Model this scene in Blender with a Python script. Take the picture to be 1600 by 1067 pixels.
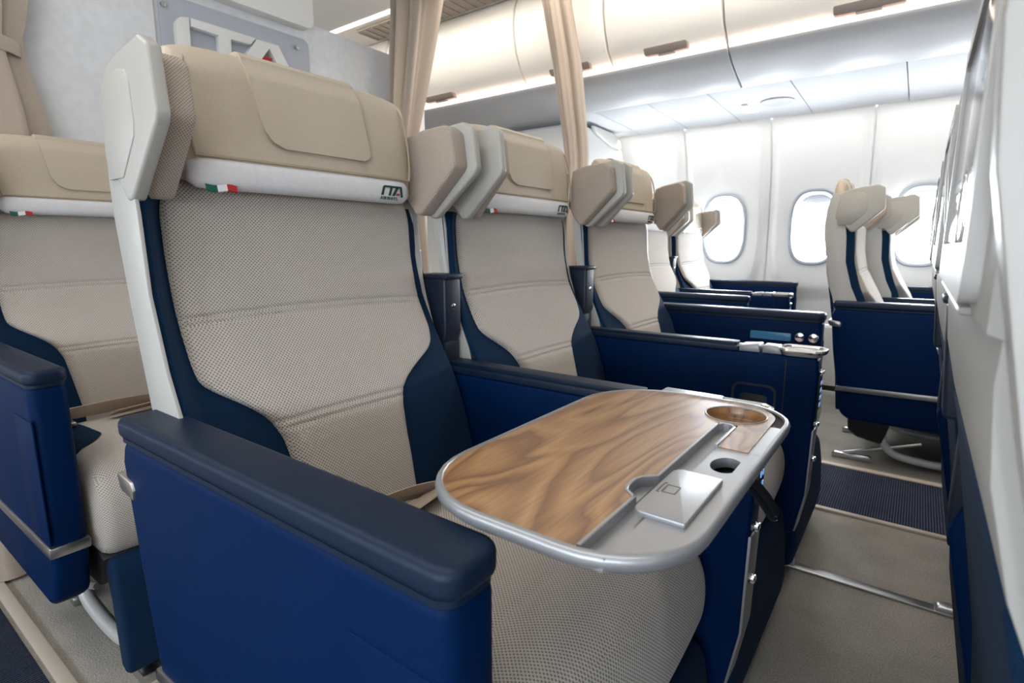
import bpy, bmesh, math, random
from mathutils import Vector, Matrix
random.seed(4)
S = bpy.context.scene
for o in list(bpy.data.objects):
    bpy.data.objects.remove(o)
COL = S.collection
PI = math.pi

# ------------------------------------------------------------------ camera
F_PX, PITCH = 855.0, math.atan(148.5 / 855.0)
def _cam():
    up = Vector((0, F_PX, 148.5)).normalized()
    yv = Vector((640.0, 148.5, -F_PX)); yv.normalize()
    yv = (yv - up * yv.dot(up)).normalized()
    xv = yv.cross(up)
    return Matrix((xv, yv, up))          # rows: world axes in camera coordinates
cd = bpy.data.cameras.new('camera'); cam = bpy.data.objects.new('camera', cd); COL.objects.link(cam)
M4 = _cam().to_4x4(); M4.translation = Vector((0, 0, .9)); cam.matrix_world = M4
cd.sensor_width = 36; cd.lens = F_PX * 36 / 1600
cd.clip_start = .01
cd.dof.use_dof = True; cd.dof.focus_distance = .82; cd.dof.aperture_fstop = 9.0
S.camera = cam

# ------------------------------------------------------------------ world, exposure, area lights
S.view_settings.view_transform = 'Standard'; S.view_settings.look = 'None'
S.view_settings.gamma = 1; S.view_settings.exposure = 0.72
try: S.view_settings.use_curve_mapping = False
except Exception: pass
W = bpy.data.worlds.new('daylight'); S.world = W; W.use_nodes = True
W.node_tree.nodes['Background'].inputs[0].default_value = (.86, .93, 1, 1)
W.node_tree.nodes['Background'].inputs[1].default_value = 2.6
def area(name, loc, rot, sx, sy, power, color=(1, 1, 1)):
    l = bpy.data.lights.new(name, 'AREA'); l.shape = 'RECTANGLE'; l.size = sx; l.size_y = sy
    l.energy = power; l.color = color
    o = bpy.data.objects.new(name, l); o.location = loc; o.rotation_euler = rot; COL.objects.link(o); return o
WIN_X = [-2.15, -1.615, -1.08, -.545, -.01, .525]
NEAR_X = [-3.22, -2.685, -2.15, -1.615, -1.08, -.545, -.01, .525, 1.06, 1.595]
for x in WIN_X:
    area('window_daylight', (x, 4.02, 1.015), (math.radians(-90), 0, 0), .26, .4, 15, (.93, .97, 1))
for x in NEAR_X:
    area('window_daylight', (x, -1.62, 1.03), (math.radians(90), 0, 0), .26, .4, 9 if x > -.3 else 5, (.86, .93, 1))
area('aisle_ceiling_light', (-.7, -.35, 2.27), (0, 0, 0), 4.0, .5, 15, (1, .95, .88))
area('aisle_ceiling_light', (-1.6, 2.25, 2.32), (0, 0, 0), 6.0, .55, 44, (1, .92, .82))
area('side_wall_wash', (-.4, 3.60, 1.62), (math.radians(20), 0, 0), 4.5, .05, 4, (1, .97, .93))

# ------------------------------------------------------------------ materials
def mat(name, col, rough=.5, metal=0.0, spec=.5, emit=None, es=0, coat=0, sheen=0):
    m = bpy.data.materials.new(name); m.use_nodes = True
    b = m.node_tree.nodes['Principled BSDF']
    b.inputs['Base Color'].default_value = (*col, 1); b.inputs['Roughness'].default_value = rough
    b.inputs['Metallic'].default_value = metal; b.inputs['Specular IOR Level'].default_value = spec
    b.inputs['Coat Weight'].default_value = coat; b.inputs['Sheen Weight'].default_value = sheen
    if emit: b.inputs['Emission Color'].default_value = (*emit, 1); b.inputs['Emission Strength'].default_value = es
    return m
def nodes(m):
    nt = m.node_tree
    return nt, nt.nodes, nt.links, nt.nodes['Principled BSDF']
def grain(m, scale, bump, var=0.0, detail=4, coord='Object', stretch=(1, 1, 1), dist=.002):
    nt, N, L, b = nodes(m)
    tc = N.new('ShaderNodeTexCoord'); mp = N.new('ShaderNodeMapping'); mp.inputs['Scale'].default_value = stretch
    L.new(tc.outputs[coord], mp.inputs[0])
    n = N.new('ShaderNodeTexNoise'); n.inputs['Scale'].default_value = scale; n.inputs['Detail'].default_value = detail
    L.new(mp.outputs[0], n.inputs['Vector'])
    if bump:
        bp = N.new('ShaderNodeBump'); bp.inputs['Strength'].default_value = bump; bp.inputs['Distance'].default_value = dist
        L.new(n.outputs[0], bp.inputs['Height']); L.new(bp.outputs[0], b.inputs['Normal'])
    if var:
        c = b.inputs['Base Color'].default_value[:3]
        r = N.new('ShaderNodeValToRGB'); r.color_ramp.elements[0].position = .3; r.color_ramp.elements[1].position = .7
        r.color_ramp.elements[0].color = (*[k * (1 - var) for k in c], 1); r.color_ramp.elements[1].color = (*[min(1, k * (1 + var)) for k in c], 1)
        L.new(n.outputs[0], r.inputs[0]); L.new(r.outputs[0], b.inputs['Base Color'])
    return m
def knit(name, lo, hi, p=.008, bump=.6):
    m = mat(name, hi, .85, spec=.25, sheen=.15); nt, N, L, b = nodes(m)
    uv = N.new('ShaderNodeUVMap'); uv.uv_map = 'UVMap'; sp = N.new('ShaderNodeSeparateXYZ'); L.new(uv.outputs[0], sp.inputs[0])
    cs = []
    for k in (0, 1):
        a = N.new('ShaderNodeMath'); a.operation = 'MULTIPLY'; a.inputs[1].default_value = 2 * PI / (p if k == 0 else p * .95); L.new(sp.outputs[k], a.inputs[0])
        c = N.new('ShaderNodeMath'); c.operation = 'COSINE'; L.new(a.outputs[0], c.inputs[0]); cs.append(c)
    mu = N.new('ShaderNodeMath'); mu.operation = 'MULTIPLY'; L.new(cs[0].outputs[0], mu.inputs[0]); L.new(cs[1].outputs[0], mu.inputs[1])
    mr = N.new('ShaderNodeMapRange'); mr.inputs[1].default_value = -.1; mr.inputs[2].default_value = .75; mr.interpolation_type = 'SMOOTHSTEP'
    L.new(mu.outputs[0], mr.inputs[0])
    rp = N.new('ShaderNodeValToRGB'); rp.color_ramp.elements[0].color = (*hi, 1); rp.color_ramp.elements[1].color = (*lo, 1)
    L.new(mr.outputs[0], rp.inputs[0]); L.new(rp.outputs[0], b.inputs['Base Color'])
    iv = N.new('ShaderNodeMath'); iv.operation = 'SUBTRACT'; iv.inputs[0].default_value = 1; L.new(mr.outputs[0], iv.inputs[1])
    bp = N.new('ShaderNodeBump'); bp.inputs['Strength'].default_value = bump; bp.inputs['Distance'].default_value = .0015
    L.new(iv.outputs[0], bp.inputs['Height']); L.new(bp.outputs[0], b.inputs['Normal'])
    return m
def ramp_tex(m, kind):
    pass
FABRIC = knit('beige_knit', (.24, .205, .175), (.585, .532, .475), .0056)
WINGFAB = knit('beige_wing_knit', (.24, .19, .155), (.52, .435, .365), .004, .5)
NAVYFAB = grain(mat('navy_fabric', (.004, .021, .056), .85, spec=.1, sheen=.02), 900, .5, .25)
LEATHER = grain(mat('beige_leather', (.53, .445, .345), .45, spec=.4), 260, .12, .03)
PIPING = mat('leather_piping', (.40, .32, .235), .5)
STITCH = mat('stitching', (.17, .13, .09), .7)
WHITEBAND = grain(mat('white_microfibre', (.70, .69, .70), .7, spec=.2), 120, .15, .03)
SHELL = grain(mat('warm_grey_plastic', (.44, .43, .405), .38, spec=.45), 500, .03)
WINGP = grain(mat('warm_taupe_plastic', (.44, .42, .38), .38, spec=.45), 500, .03)  # shell plastic warmed for the wings: shade and beige bounce put into the colour
SHELLRIM = mat('rim_plastic', (.55, .535, .515), .35)
NAVY = grain(mat('navy_vinyl', (.0004, .013, .060), .5, spec=.07), 420, .08)
NAVYCAP = grain(mat('navy_leather', (.005, .015, .038), .45, spec=.26), 380, .18)
NAVYDARK = mat('dark_navy_plastic', (.005, .012, .03), .45)
BLACK = mat('black_plastic', (.008, .009, .012), .5)
METAL = grain(mat('satin_metal', (.52, .51, .50), .32, 1.0), 300, .02, 0, 2, 'Object', (1, 30, 30))
CHROME = mat('bright_metal', (.8, .8, .8), .14, 1.0)
GREYPL = mat('silver_plastic', (.30, .30, .31), .4, .35)
SILVER = mat('tray_silver', (.36, .365, .38), .36, .55)
LEGGREY = mat('leg_grey_paint', (.52, .52, .51), .45, .2)
BELT = grain(mat('beige_webbing', (.50, .40, .32), .7, spec=.2), 700, .4, .08)
GREEN = mat('green_thread', (.0, .10, .055), .7)
FLAGW = mat('white_thread', (.75, .75, .78), .7)
RED = mat('red_thread', (.42, .012, .02), .7)
LOGORED = mat('red_acrylic', (.62, .02, .025), .4)
GREENDARK = mat('dark_green_thread', (.004, .04, .032), .7)
WALLP = mat('cabin_white', (.86, .855, .84), .5, spec=.3)
WALLJ = mat('cabin_joint', (.62, .625, .63), .6)
BINM = mat('bin_white', (.82, .80, .76), .4, spec=.4)
VALANCE = mat('valance_grey', (.60, .61, .63), .45)
PSUM = mat('service_panel_white', (.74, .76, .78), .65, spec=.25)
CEIL = mat('ceiling_white', (.80, .79, .76), .6)
TAUPE = mat('taupe_latch', (.33, .28, .25), .5)
BULK = grain(mat('bulkhead_fabric', (.78, .785, .80), .75, spec=.2), 40, .2, .04)
BULK2 = mat('bulkhead_panel', (.47, .495, .55), .4)
LOGOW = mat('logo_white', (.80, .78, .75), .4)
CURTAIN = grain(mat('beige_curtain', (.47, .385, .315), .85, spec=.15, sheen=.2), 300, .3, .05)
STRIP = mat('warm_led_strip', (.9, .85, .8), .5, emit=(1, .76, .66), es=1.25)
CEILGLOW = mat('warm_ceiling_lamp', (.9, .88, .84), .5, emit=(1, .90, .74), es=.9)  # emission that brightens the ceiling, no fixture
FRAME = mat('window_frame_grey', (.42, .45, .50), .4)
SCREEN = mat('black_screen', (.01, .011, .013), .08, spec=.6)
DISPLAY = mat('blue_display', (.03, .11, .22), .25, emit=(.05, .22, .45), es=.12)
LEDB = mat('blue_button', (.1, .3, .7), .3, emit=(.25, .5, 1), es=.35)
DARKGAP = mat('dark_gap', (.02, .018, .015), .8)
GLASS = bpy.data.materials.new('window_glass'); GLASS.use_nodes = True
def _glass():
    nt = GLASS.node_tree; N = nt.nodes; L = nt.links
    N.remove(N['Principled BSDF'])
    t = N.new('ShaderNodeBsdfTransparent'); t.inputs[0].default_value = (.96, .98, 1, 1)
    g = N.new('ShaderNodeBsdfGlossy'); g.inputs['Roughness'].default_value = .05
    mx = N.new('ShaderNodeMixShader'); mx.inputs[0].default_value = .06
    L.new(t.outputs[0], mx.inputs[1]); L.new(g.outputs[0], mx.inputs[2]); L.new(mx.outputs[0], N['Material Output'].inputs[0])
_glass()
def carpet(name, c1, c2, ribs=0):
    m = mat(name, c1, .95, spec=.1); nt, N, L, b = nodes(m)
    tc = N.new('ShaderNodeTexCoord')
    n1 = N.new('ShaderNodeTexNoise'); n1.inputs['Scale'].default_value = 260; n1.inputs['Detail'].default_value = 3; L.new(tc.outputs['Object'], n1.inputs[0])
    n2 = N.new('ShaderNodeTexNoise'); n2.inputs['Scale'].default_value = 9; n2.inputs['Detail'].default_value = 6; L.new(tc.outputs['Object'], n2.inputs[0])
    ad = N.new('ShaderNodeMath'); ad.operation = 'MULTIPLY_ADD'; ad.inputs[1].default_value = .28; L.new(n2.outputs[0], ad.inputs[0])
    hf = N.new('ShaderNodeMath'); hf.operation = 'MULTIPLY'; hf.inputs[1].default_value = .72; L.new(n1.outputs[0], hf.inputs[0]); L.new(hf.outputs[0], ad.inputs[2])
    r = N.new('ShaderNodeValToRGB'); r.color_ramp.elements[0].position = .36; r.color_ramp.elements[1].position = .64
    r.color_ramp.elements[0].color = (*c1, 1); r.color_ramp.elements[1].color = (*c2, 1); L.new(ad.outputs[0], r.inputs[0])
    L.new(r.outputs[0], b.inputs['Base Color'])
    bp = N.new('ShaderNodeBump'); bp.inputs['Strength'].default_value = .6; bp.inputs['Distance'].default_value = .003; L.new(n1.outputs[0], bp.inputs['Height'])
    if ribs:
        sp = N.new('ShaderNodeSeparateXYZ'); L.new(tc.outputs['Object'], sp.inputs[0])
        w = N.new('ShaderNodeMath'); w.operation = 'MULTIPLY'; w.inputs[1].default_value = 2 * PI / ribs; L.new(sp.outputs[0], w.inputs[0])
        s = N.new('ShaderNodeMath'); s.operation = 'SINE'; L.new(w.outputs[0], s.inputs[0])
        mr = N.new('ShaderNodeMapRange'); mr.inputs[1].default_value = -.3; mr.inputs[2].default_value = .6; L.new(s.outputs[0], mr.inputs[0])
        mx = N.new('ShaderNodeMix'); mx.data_type = 'RGBA'; mx.inputs[6].default_value = (*[k * .35 for k in c1], 1)
        L.new(mr.outputs[0], mx.inputs[0]); L.new(r.outputs[0], mx.inputs[7]); L.new(mx.outputs[2], b.inputs['Base Color'])
        L.new(mr.outputs[0], bp.inputs['Height'])
    L.new(bp.outputs[0], b.inputs['Normal'])
    return m
CARPET = carpet('beige_grey_carpet', (.27, .25, .22), (.43, .40, .355))
MATBLUE = carpet('navy_ribbed_mat', (.035, .045, .08), (.075, .09, .14), .0075)
RAIL = mat('beige_track_cover', (.47, .42, .35), .5)
def wood():
    m = mat('walnut_veneer', (.4, .2, .08), .3, spec=.5, coat=.25); nt, N, L, b = nodes(m)
    b.inputs['Coat Roughness'].default_value = .2
    tc = N.new('ShaderNodeTexCoord')
    mp = N.new('ShaderNodeMapping'); mp.inputs['Scale'].default_value = (1, .22, 1); mp.inputs['Rotation'].default_value = (0, 0, .06); mp.inputs['Location'].default_value = (.37, .11, .2); L.new(tc.outputs['Object'], mp.inputs[0])
    n = N.new('ShaderNodeTexNoise'); n.inputs['Scale'].default_value = 10; n.inputs['Detail'].default_value = 2.5; n.inputs['Roughness'].default_value = .45; n.inputs['Distortion'].default_value = .9
    L.new(mp.outputs[0], n.inputs[0])
    mu = N.new('ShaderNodeMath'); mu.operation = 'MULTIPLY'; mu.inputs[1].default_value = 13; L.new(n.outputs[0], mu.inputs[0])
    fr = N.new('ShaderNodeMath'); fr.operation = 'FRACT'; L.new(mu.outputs[0], fr.inputs[0])
    r = N.new('ShaderNodeValToRGB'); e = r.color_ramp.elements
    e[0].position = 0; e[0].color = (.185, .085, .034, 1); e[1].position = 1; e[1].color = (.20, .093, .037, 1)
    for p, c in ((.10, (.32, .160, .064, 1)), (.35, (.42, .235, .10, 1)), (.65, (.34, .172, .070, 1)), (.88, (.25, .118, .047, 1))):
        x = e.new(p); x.color = c
    L.new(fr.outputs[0], r.inputs[0])
    mp2 = N.new('ShaderNodeMapping'); mp2.inputs['Scale'].default_value = (1, .035, 1); L.new(tc.outputs['Object'], mp2.inputs[0])
    n2 = N.new('ShaderNodeTexNoise'); n2.inputs['Scale'].default_value = 420; n2.inputs['Detail'].default_value = 2; L.new(mp2.outputs[0], n2.inputs[0])
    mx = N.new('ShaderNodeMix'); mx.data_type = 'RGBA'; mx.blend_type = 'MULTIPLY'; mx.inputs[0].default_value = .45
    r2 = N.new('ShaderNodeValToRGB'); r2.color_ramp.elements[0].position = .35; r2.color_ramp.elements[0].color = (.55, .5, .45, 1); r2.color_ramp.elements[1].position = .6
    L.new(n2.outputs[0], r2.inputs[0]); L.new(r.outputs[0], mx.inputs[6]); L.new(r2.outputs[0], mx.inputs[7])
    L.new(mx.outputs[2], b.inputs['Base Color'])
    return m
WOOD = wood()

# ------------------------------------------------------------------ mesh helpers
def finish(name, bm, m, sharp=38, flip=False):
    if flip: bmesh.ops.reverse_faces(bm, faces=bm.faces)
    bmesh.ops.recalc_face_normals(bm, faces=bm.faces)
    uv = bm.loops.layers.uv.new('UVMap')
    for f in bm.faces:
        f.smooth = True
        n = f.normal; a = max(range(3), key=lambda k: abs(n[k]))
        i, j = [(1, 2), (0, 2), (0, 1)][a]
        for l in f.loops: l[uv].uv = (l.vert.co[i], l.vert.co[j])
    lim = math.radians(sharp)
    for e in bm.edges:
        if len(e.link_faces) == 2 and e.calc_face_angle(0) > lim: e.smooth = False
    me = bpy.data.meshes.new(name); bm.to_mesh(me); bm.free()
    for k in (m if isinstance(m, (list, tuple)) else [m]): me.materials.append(k)
    return me
def obj(name, me, parent=None, loc=None):
    o = bpy.data.objects.new(name, me); COL.objects.link(o)
    if parent: o.parent = parent
    if loc: o.location = loc
    return o
def tag(o, label, cat, group=None, kind=None):
    if label: o['label'] = label
    if cat: o['category'] = cat
    if group: o['group'] = group
    if kind: o['kind'] = kind
    return o
def empty(name, loc, label, cat, group=None):
    o = bpy.data.objects.new(name, None); COL.objects.link(o); o.location = loc
    o.empty_display_size = .1
    return tag(o, label, cat, group)
def bevel(bm, w, seg=3, geom=None, ang=25):
    if w <= 0: return
    ed = [e for e in (geom or bm.edges) if len(e.link_faces) == 2 and e.calc_face_angle(0) > math.radians(ang)]
    bmesh.ops.bevel(bm, geom=ed, offset=w, segments=seg, profile=.5, affect='EDGES', clamp_overlap=True)
def box(bm, x0, x1, y0, y1, z0, z1, bev=0, seg=3):
    b = bmesh.new(); bmesh.ops.create_cube(b, size=1)
    for v in b.verts:
        v.co = Vector(((x0 + x1) / 2 + v.co.x * (x1 - x0), (y0 + y1) / 2 + v.co.y * (y1 - y0), (z0 + z1) / 2 + v.co.z * (z1 - z0)))
    bevel(b, bev, seg); merge(bm, b)
def merge(bm, b):
    me = bpy.data.meshes.new('tmp'); b.to_mesh(me); b.free(); bm.from_mesh(me); bpy.data.meshes.remove(me)
AX = {'y': lambda a, b, c: (a, c, b), 'x': lambda a, b, c: (c, a, b), 'z': lambda a, b, c: (a, b, c)}
def prism(bm, pts, d0, d1, bev=0, seg=3, axis='y', fn=None, ang=25):
    """extrude a polygon: axis y takes (x,z), axis x takes (y,z), axis z takes (x,y)"""
    b = bmesh.new(); g = AX[axis]
    v0 = [b.verts.new(g(p[0], p[1], d0)) for p in pts]; v1 = [b.verts.new(g(p[0], p[1], d1)) for p in pts]
    n = len(pts)
    for i in range(n): b.faces.new((v0[i], v0[(i + 1) % n], v1[(i + 1) % n], v1[i]))
    b.faces.new(v0[::-1]); b.faces.new(v1)
    bmesh.ops.recalc_face_normals(b, faces=b.faces)
    bevel(b, bev, seg, ang=ang)
    if fn:
        for v in b.verts: v.co = Vector(fn(*v.co))
    merge(bm, b)
def loft(bm, rings, cap=True, closed=True):
    b = bmesh.new(); R = [[b.verts.new(p) for p in r] for r in rings]; n = len(R[0])
    for i in range(len(R) - 1):
        for j in range(n if closed else n - 1):
            k = (j + 1) % n
            b.faces.new((R[i][j], R[i][k], R[i + 1][k], R[i + 1][j]))
    if cap: b.faces.new(R[0][::-1]); b.faces.new(R[-1])
    bmesh.ops.recalc_face_normals(b, faces=b.faces); merge(bm, b)
def grid(bm, P):
    b = bmesh.new(); V = [[b.verts.new(p) for p in r] for r in P]
    for i in range(len(V) - 1):
        for j in range(len(V[0]) - 1): b.faces.new((V[i][j], V[i][j + 1], V[i + 1][j + 1], V[i + 1][j]))
    merge(bm, b)
def smooth_path(pts, n=6, closed=False):
    P = [Vector(p) for p in pts]; out = []; N = len(P)
    for i in range(N if closed else N - 1):
        g = lambda k: P[k % N] if closed else P[max(0, min(N - 1, k))]
        a, b, c, d = g(i - 1), g(i), g(i + 1), g(i + 2)
        for k in range(n):
            t = k / n
            out.append(.5 * ((2 * b) + (c - a) * t + (2 * a - 5 * b + 4 * c - d) * t * t + (3 * b - a - 3 * c + d) * t ** 3))
    if not closed: out.append(P[-1])
    return out
def tube(bm, pts, r, n=10, closed=False, flat=None):
    """round tube, or a flat ribbon when flat=(half width, half thickness, width axis)"""
    P = [Vector(p) for p in pts]; N = len(P); rings = []; ref = None
    for i in range(N):
        t = (P[(i + 1) % N] - P[i - 1]) if closed else (P[min(i + 1, N - 1)] - P[max(i - 1, 0)])
        t.normalize()
        if flat:
            w = Vector(flat[2]); w = (w - t * w.dot(t)).normalized(); h = t.cross(w)
            rings.append([P[i] + w * (a * flat[0]) + h * (c * flat[1]) for a, c in ((-1, -.6), (-.9, -1), (.9, -1), (1, -.6), (1, .6), (.9, 1), (-.9, 1), (-1, .6))]); continue
        if ref is None: ref = Vector((0, 0, 1)) if abs(t.z) < .9 else Vector((1, 0, 0))
        u = (ref - t * ref.dot(t)).normalized(); w = t.cross(u); ref = u
        rr = r[i] if isinstance(r, (list, tuple)) else r
        rings.append([P[i] + u * (math.cos(2 * PI * k / n) * rr) + w * (math.sin(2 * PI * k / n) * rr) for k in range(n)])
    if closed: rings.append(rings[0])
    loft(bm, rings, cap=not closed)
    if closed: bmesh.ops.remove_doubles(bm, verts=bm.verts, dist=1e-6)
def disc(bm, c, r, h, axis='z', n=24, bev=.001):
    prism(bm, [(c[0] + r * math.cos(2 * PI * k / n), c[1] + r * math.sin(2 * PI * k / n)) for k in range(n)], c[2], c[2] + h, bev, 2, axis, ang=40)
def rrect(x0, x1, y0, y1, r, n=5):
    out = []
    rs = r if isinstance(r, (list, tuple)) else [r] * 4
    for (cx, cy, a0, q) in ((x1, y1, 0, 0), (x0, y1, 90, 1), (x0, y0, 180, 2), (x1, y0, 270, 3)):
        rr = rs[q]; sx = -1 if cx == x1 else 1; sy = -1 if cy == y1 else 1
        for k in range(n + 1):
            a = math.radians(a0 + 90 * k / n); out.append((cx + sx * rr + rr * math.cos(a), cy + sy * rr + rr * math.sin(a)))
    return out
def lerp(x, xs, ys):
    if x <= xs[0]: return ys[0]
    for i in range(len(xs) - 1):
        if x <= xs[i + 1]:
            t = (x - xs[i]) / (xs[i + 1] - xs[i]); return ys[i] + (ys[i + 1] - ys[i]) * t
    return ys[-1]
def lerps(x, xs, ys, w=.012):
    return (lerp(x - w, xs, ys) + 2 * lerp(x, xs, ys) + lerp(x + w, xs, ys)) / 4
CACHE = {}
def cached(key, fn):
    if key not in CACHE: CACHE[key] = fn()
    return CACHE[key]
def part(name, key, fn, m, parent, sharp=38):
    def mk():
        bm = bmesh.new(); fn(bm); return finish(name, bm, m, sharp)
    return obj(name, cached(key, mk), parent)

# ------------------------------------------------------------------ seat (local: x forward, y to the seat's left, z up)
ZS = [.38, .47, .55, .63, .68, .74, .80, .88, .98, 1.0]
XS = [-.665, -.68, -.70, -.727, -.757, -.79, -.82, -.837, -.842, -.842]
def xf(z): return lerps(z, ZS, XS, .02)
def grooves(z, zs):
    return sum(-.0042 * math.exp(-((z - q) / .0028) ** 2) for q in zs)
SEAMZ = (.806, .796, .648, .637)
REAR = [(-.858, 1.108), (-.872, 1.05), (-.876, .985), (-.872, .93), (-.852, .82), (-.82, .676), (-.775, .45), (-.75, .28)]
SIDEF = [(-.70, .28), (-.70, .45), (-.735, .679), (-.762, .739), (-.790, .838), (-.796, .939), (-.805, 1.0), (-.835, 1.108)]
def sidef(sf): return [(max(x - sf, -.862), z) if z > .6 else (x - sf * .5, z) for x, z in SIDEF]
def f_shell(bm, sf=0):
    prism(bm, REAR + sidef(sf), -.273, -.2675, .0018, 2)
    prism(bm, REAR + [(-.72, .28), (-.73, .45), (-.796, .676), (-.826, .739), (-.848, .838), (-.857, .939), (-.858, 1.0), (-.848, 1.108)], .258, .273, .004, 3)
    for y0, y1 in ((-.2685, -.25), (.25, .262)):
        prism(bm, REAR + [(-.735, .28), (-.745, .45), (-.792, .676), (-.812, .739), (-.838, .82), (-.857, .93), (-.860, .985), (-.857, 1.05), (-.847, 1.108)], y0, y1, 0, 1)
    back = [(-.858, 1.108), (-.868, 1.09), (-.866, 1.088), (-.866, .862), (-.860, .860), (-.861, .84), (-.857, .795), (-.845, .742), (-.82, .676), (-.775, .45), (-.75, .28)]
    prism(bm, back + [(-.72, .28), (-.735, .45), (-.782, .676), (-.810, .739), (-.830, .80), (-.846, .838), (-.853, .939), (-.853, 1.0), (-.845, 1.108)], -.251, .251, .004, 2)
def f_bolster(bm, sf=0):
    rings = []
    sz, sx = [q[1] for q in sidef(sf)], [q[0] for q in sidef(sf)]
    for k in range(44):
        z = .41 + (.975 - .41) * k / 43
        x1 = xf(z) - .010; x0 = x1 - .012; f = .010 * max(0, (z - .93) / .045) ** 2
        xl = lerps(z, sz, sx, .02) + (.010 if sf else -.004)
        d = max(0, xl - x1)
        rings.append([(x0, .254 - f, z), (x1 - .004, .254 - f, z), (x1, .246 - f, z), (x1, .1, z), (x1, -.1, z), (x1, -.222 + f, z), (x1 + .10 * d, -.232 + f, z), (x1 + .42 * d, -.243 + f, z),
                      (x1 + .80 * d, -.253 + f, z), (x1 + d, -.261 + f, z), (x1 + d - .002, -.266 + f * .3, z), (x1 + d - .006, -.2678, z), (x0, -.2678, z)])
    loft(bm, rings)
def bl(z): return lerps(z, [.42, .50, .57, .62, .645, .66, .675, .70, .715, .74], [.118, .124, .132, .138, .148, .160, .178, .214, .228, .231], .006)
def br(z): return lerps(z, [.42, .50, .57, .62, .645, .66, .675, .70, .715, .74], [.082, .086, .090, .098, .110, .128, .155, .210, .226, .234], .006)
def f_backpad(bm, skirt=0):
    z0, z1 = .425, .992; nz, ny = 190, 46; T, r = .014, .016; P = []
    for i in range(nz + 1):
        z = z0 + (z1 - z0) * i / nz; row = []
        w = .018 * max(0, (z - .93) / .062) ** 3
        L_, R_ = -bl(z) + w, br(z) - w
        for j in range(ny + 1):
            s = .5 - .5 * math.cos(PI * j / ny); s = .5 * s + .5 * j / ny
            y = L_ + (R_ - L_) * s; d = min(y - L_, R_ - y, (z - z0) * 2 + .002, (z1 - z) + .002)
            h = T * math.sqrt(max(0, 1 - (1 - min(1, d / r)) ** 2)) - .004
            crown = .007 * (1 - (y / .24) ** 2)
            fade = min(1, max(0, d / .02))
            if skirt and (j in (0, ny) or i in (0, nz)): h -= skirt
            row.append((xf(z) - .010 + h + crown * fade + grooves(z + .02 * (y / .24) ** 2 * .4, SEAMZ) * fade, y, z))
        P.append(row)
    grid(bm, P)
def f_headrest(bm):
    # leather head cushion, sections across the seat
    rings = []; n = 44
    for k in range(n + 1):
        t = -1 + 2 * k / n; t = math.sin(t * PI / 2) * .35 + t * .65
        y = .206 * t; e = (1 - abs(t) ** 9); sc = max(.25, e ** .5)
        sec = []
        pts = [(-.868, 1.0), (-.868, 1.10), (-.862, 1.150), (-.846, 1.170), (-.830, 1.166), (-.818, 1.145), (-.810, 1.10), (-.805, 1.055), (-.803, 1.022), (-.808, 1.0), (-.83, .988), (-.855, .990)]
        cx, cz = -.838, 1.075
        g = sum(-.0035 * math.exp(-((y - q) / .0022) ** 2) for q in (-.083, .097))
        for p in smooth_path([(a, 0, c) for a, c in pts], 4, True):
            x, z = p.x, p.z
            x2 = cx + (x - cx) * (.55 + .45 * sc); z2 = cz + (z - cz) * (.88 + .12 * sc)
            if x > -.83: x2 += g + .004 * (1 - t * t)
            z2 += .006 * (1 - t * t) * max(0, (z - 1.1) / .07)
            sec.append((x2, y, z2))
        rings.append(sec)
    loft(bm, rings)
def hfront(z, y): return lerp(z, [.98, 1.0, 1.022, 1.055, 1.10, 1.145, 1.166], [-.808, -.806, -.803, -.805, -.810, -.818, -.830]) + .004 * (1 - (y / .206) ** 2)
def f_flap(bm):
    nz, ny = 40, 30; P = []; Pb = []
    for i in range(nz + 1):
        s = i / nz; row = []; rb = []
        for j in range(ny + 1):
            t = j / ny
            if s < .12:
                q = s / .12; z = 1.172 + .004 * math.sin(q * PI); x = -.862 + (.862 - .828) * q; top = True
            else:
                q = (s - .12) / .88; z = 1.172 - (1.172 - 1.046) * q; x = hfront(z, 0)
                top = False
            yl = lerp(z, [1.046, 1.054, 1.07, 1.09, 1.172], [-.062, -.082, -.093, -.098, -.110]); yr = lerp(z, [1.046, 1.05, 1.056, 1.172], [.086, .096, .101, .088])
            if top: yl, yr = -.110, .088
            y = yl + (yr - yl) * t
            row.append((x + .0055, y, z + (.004 if top else 0))); rb.append((x - .001, y, z - (.0 if not top else .002)))
        P.append(row); Pb.append(rb)
    b = bmesh.new()
    V = [[b.verts.new(p) for p in r] for r in P]; U = [[b.verts.new(p) for p in r] for r in Pb]
    for A, fl in ((V, False), (U, True)):
        for i in range(nz):
            for j in range(ny):
                f = (A[i][j], A[i][j + 1], A[i + 1][j + 1], A[i + 1][j]); b.faces.new(f[::-1] if fl else f)
    for i in range(nz):
        for j in (0, ny): b.faces.new((V[i][j], V[i + 1][j], U[i + 1][j], U[i][j]))
    for j in range(ny):
        for i in (0, nz): b.faces.new((V[i][j], V[i][j + 1], U[i][j + 1], U[i][j]))
    merge(bm, b)
def f_piping(bm):
    for sy in (-1, 1):
        pts = [(-.800, sy * .193, 1.022), (-.802, sy * .197, 1.05), (-.808, sy * .197, 1.10), (-.818, sy * .192, 1.142), (-.834, sy * .182, 1.162)]
        tube(bm, smooth_path(pts, 5), .0022, 6)
    pts = [(hfront(1.024, y) + .0005, y, 1.0235) for y in [-.193 + .386 * k / 16 for k in range(17)]]
    tube(bm, pts, .0024, 6)
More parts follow.
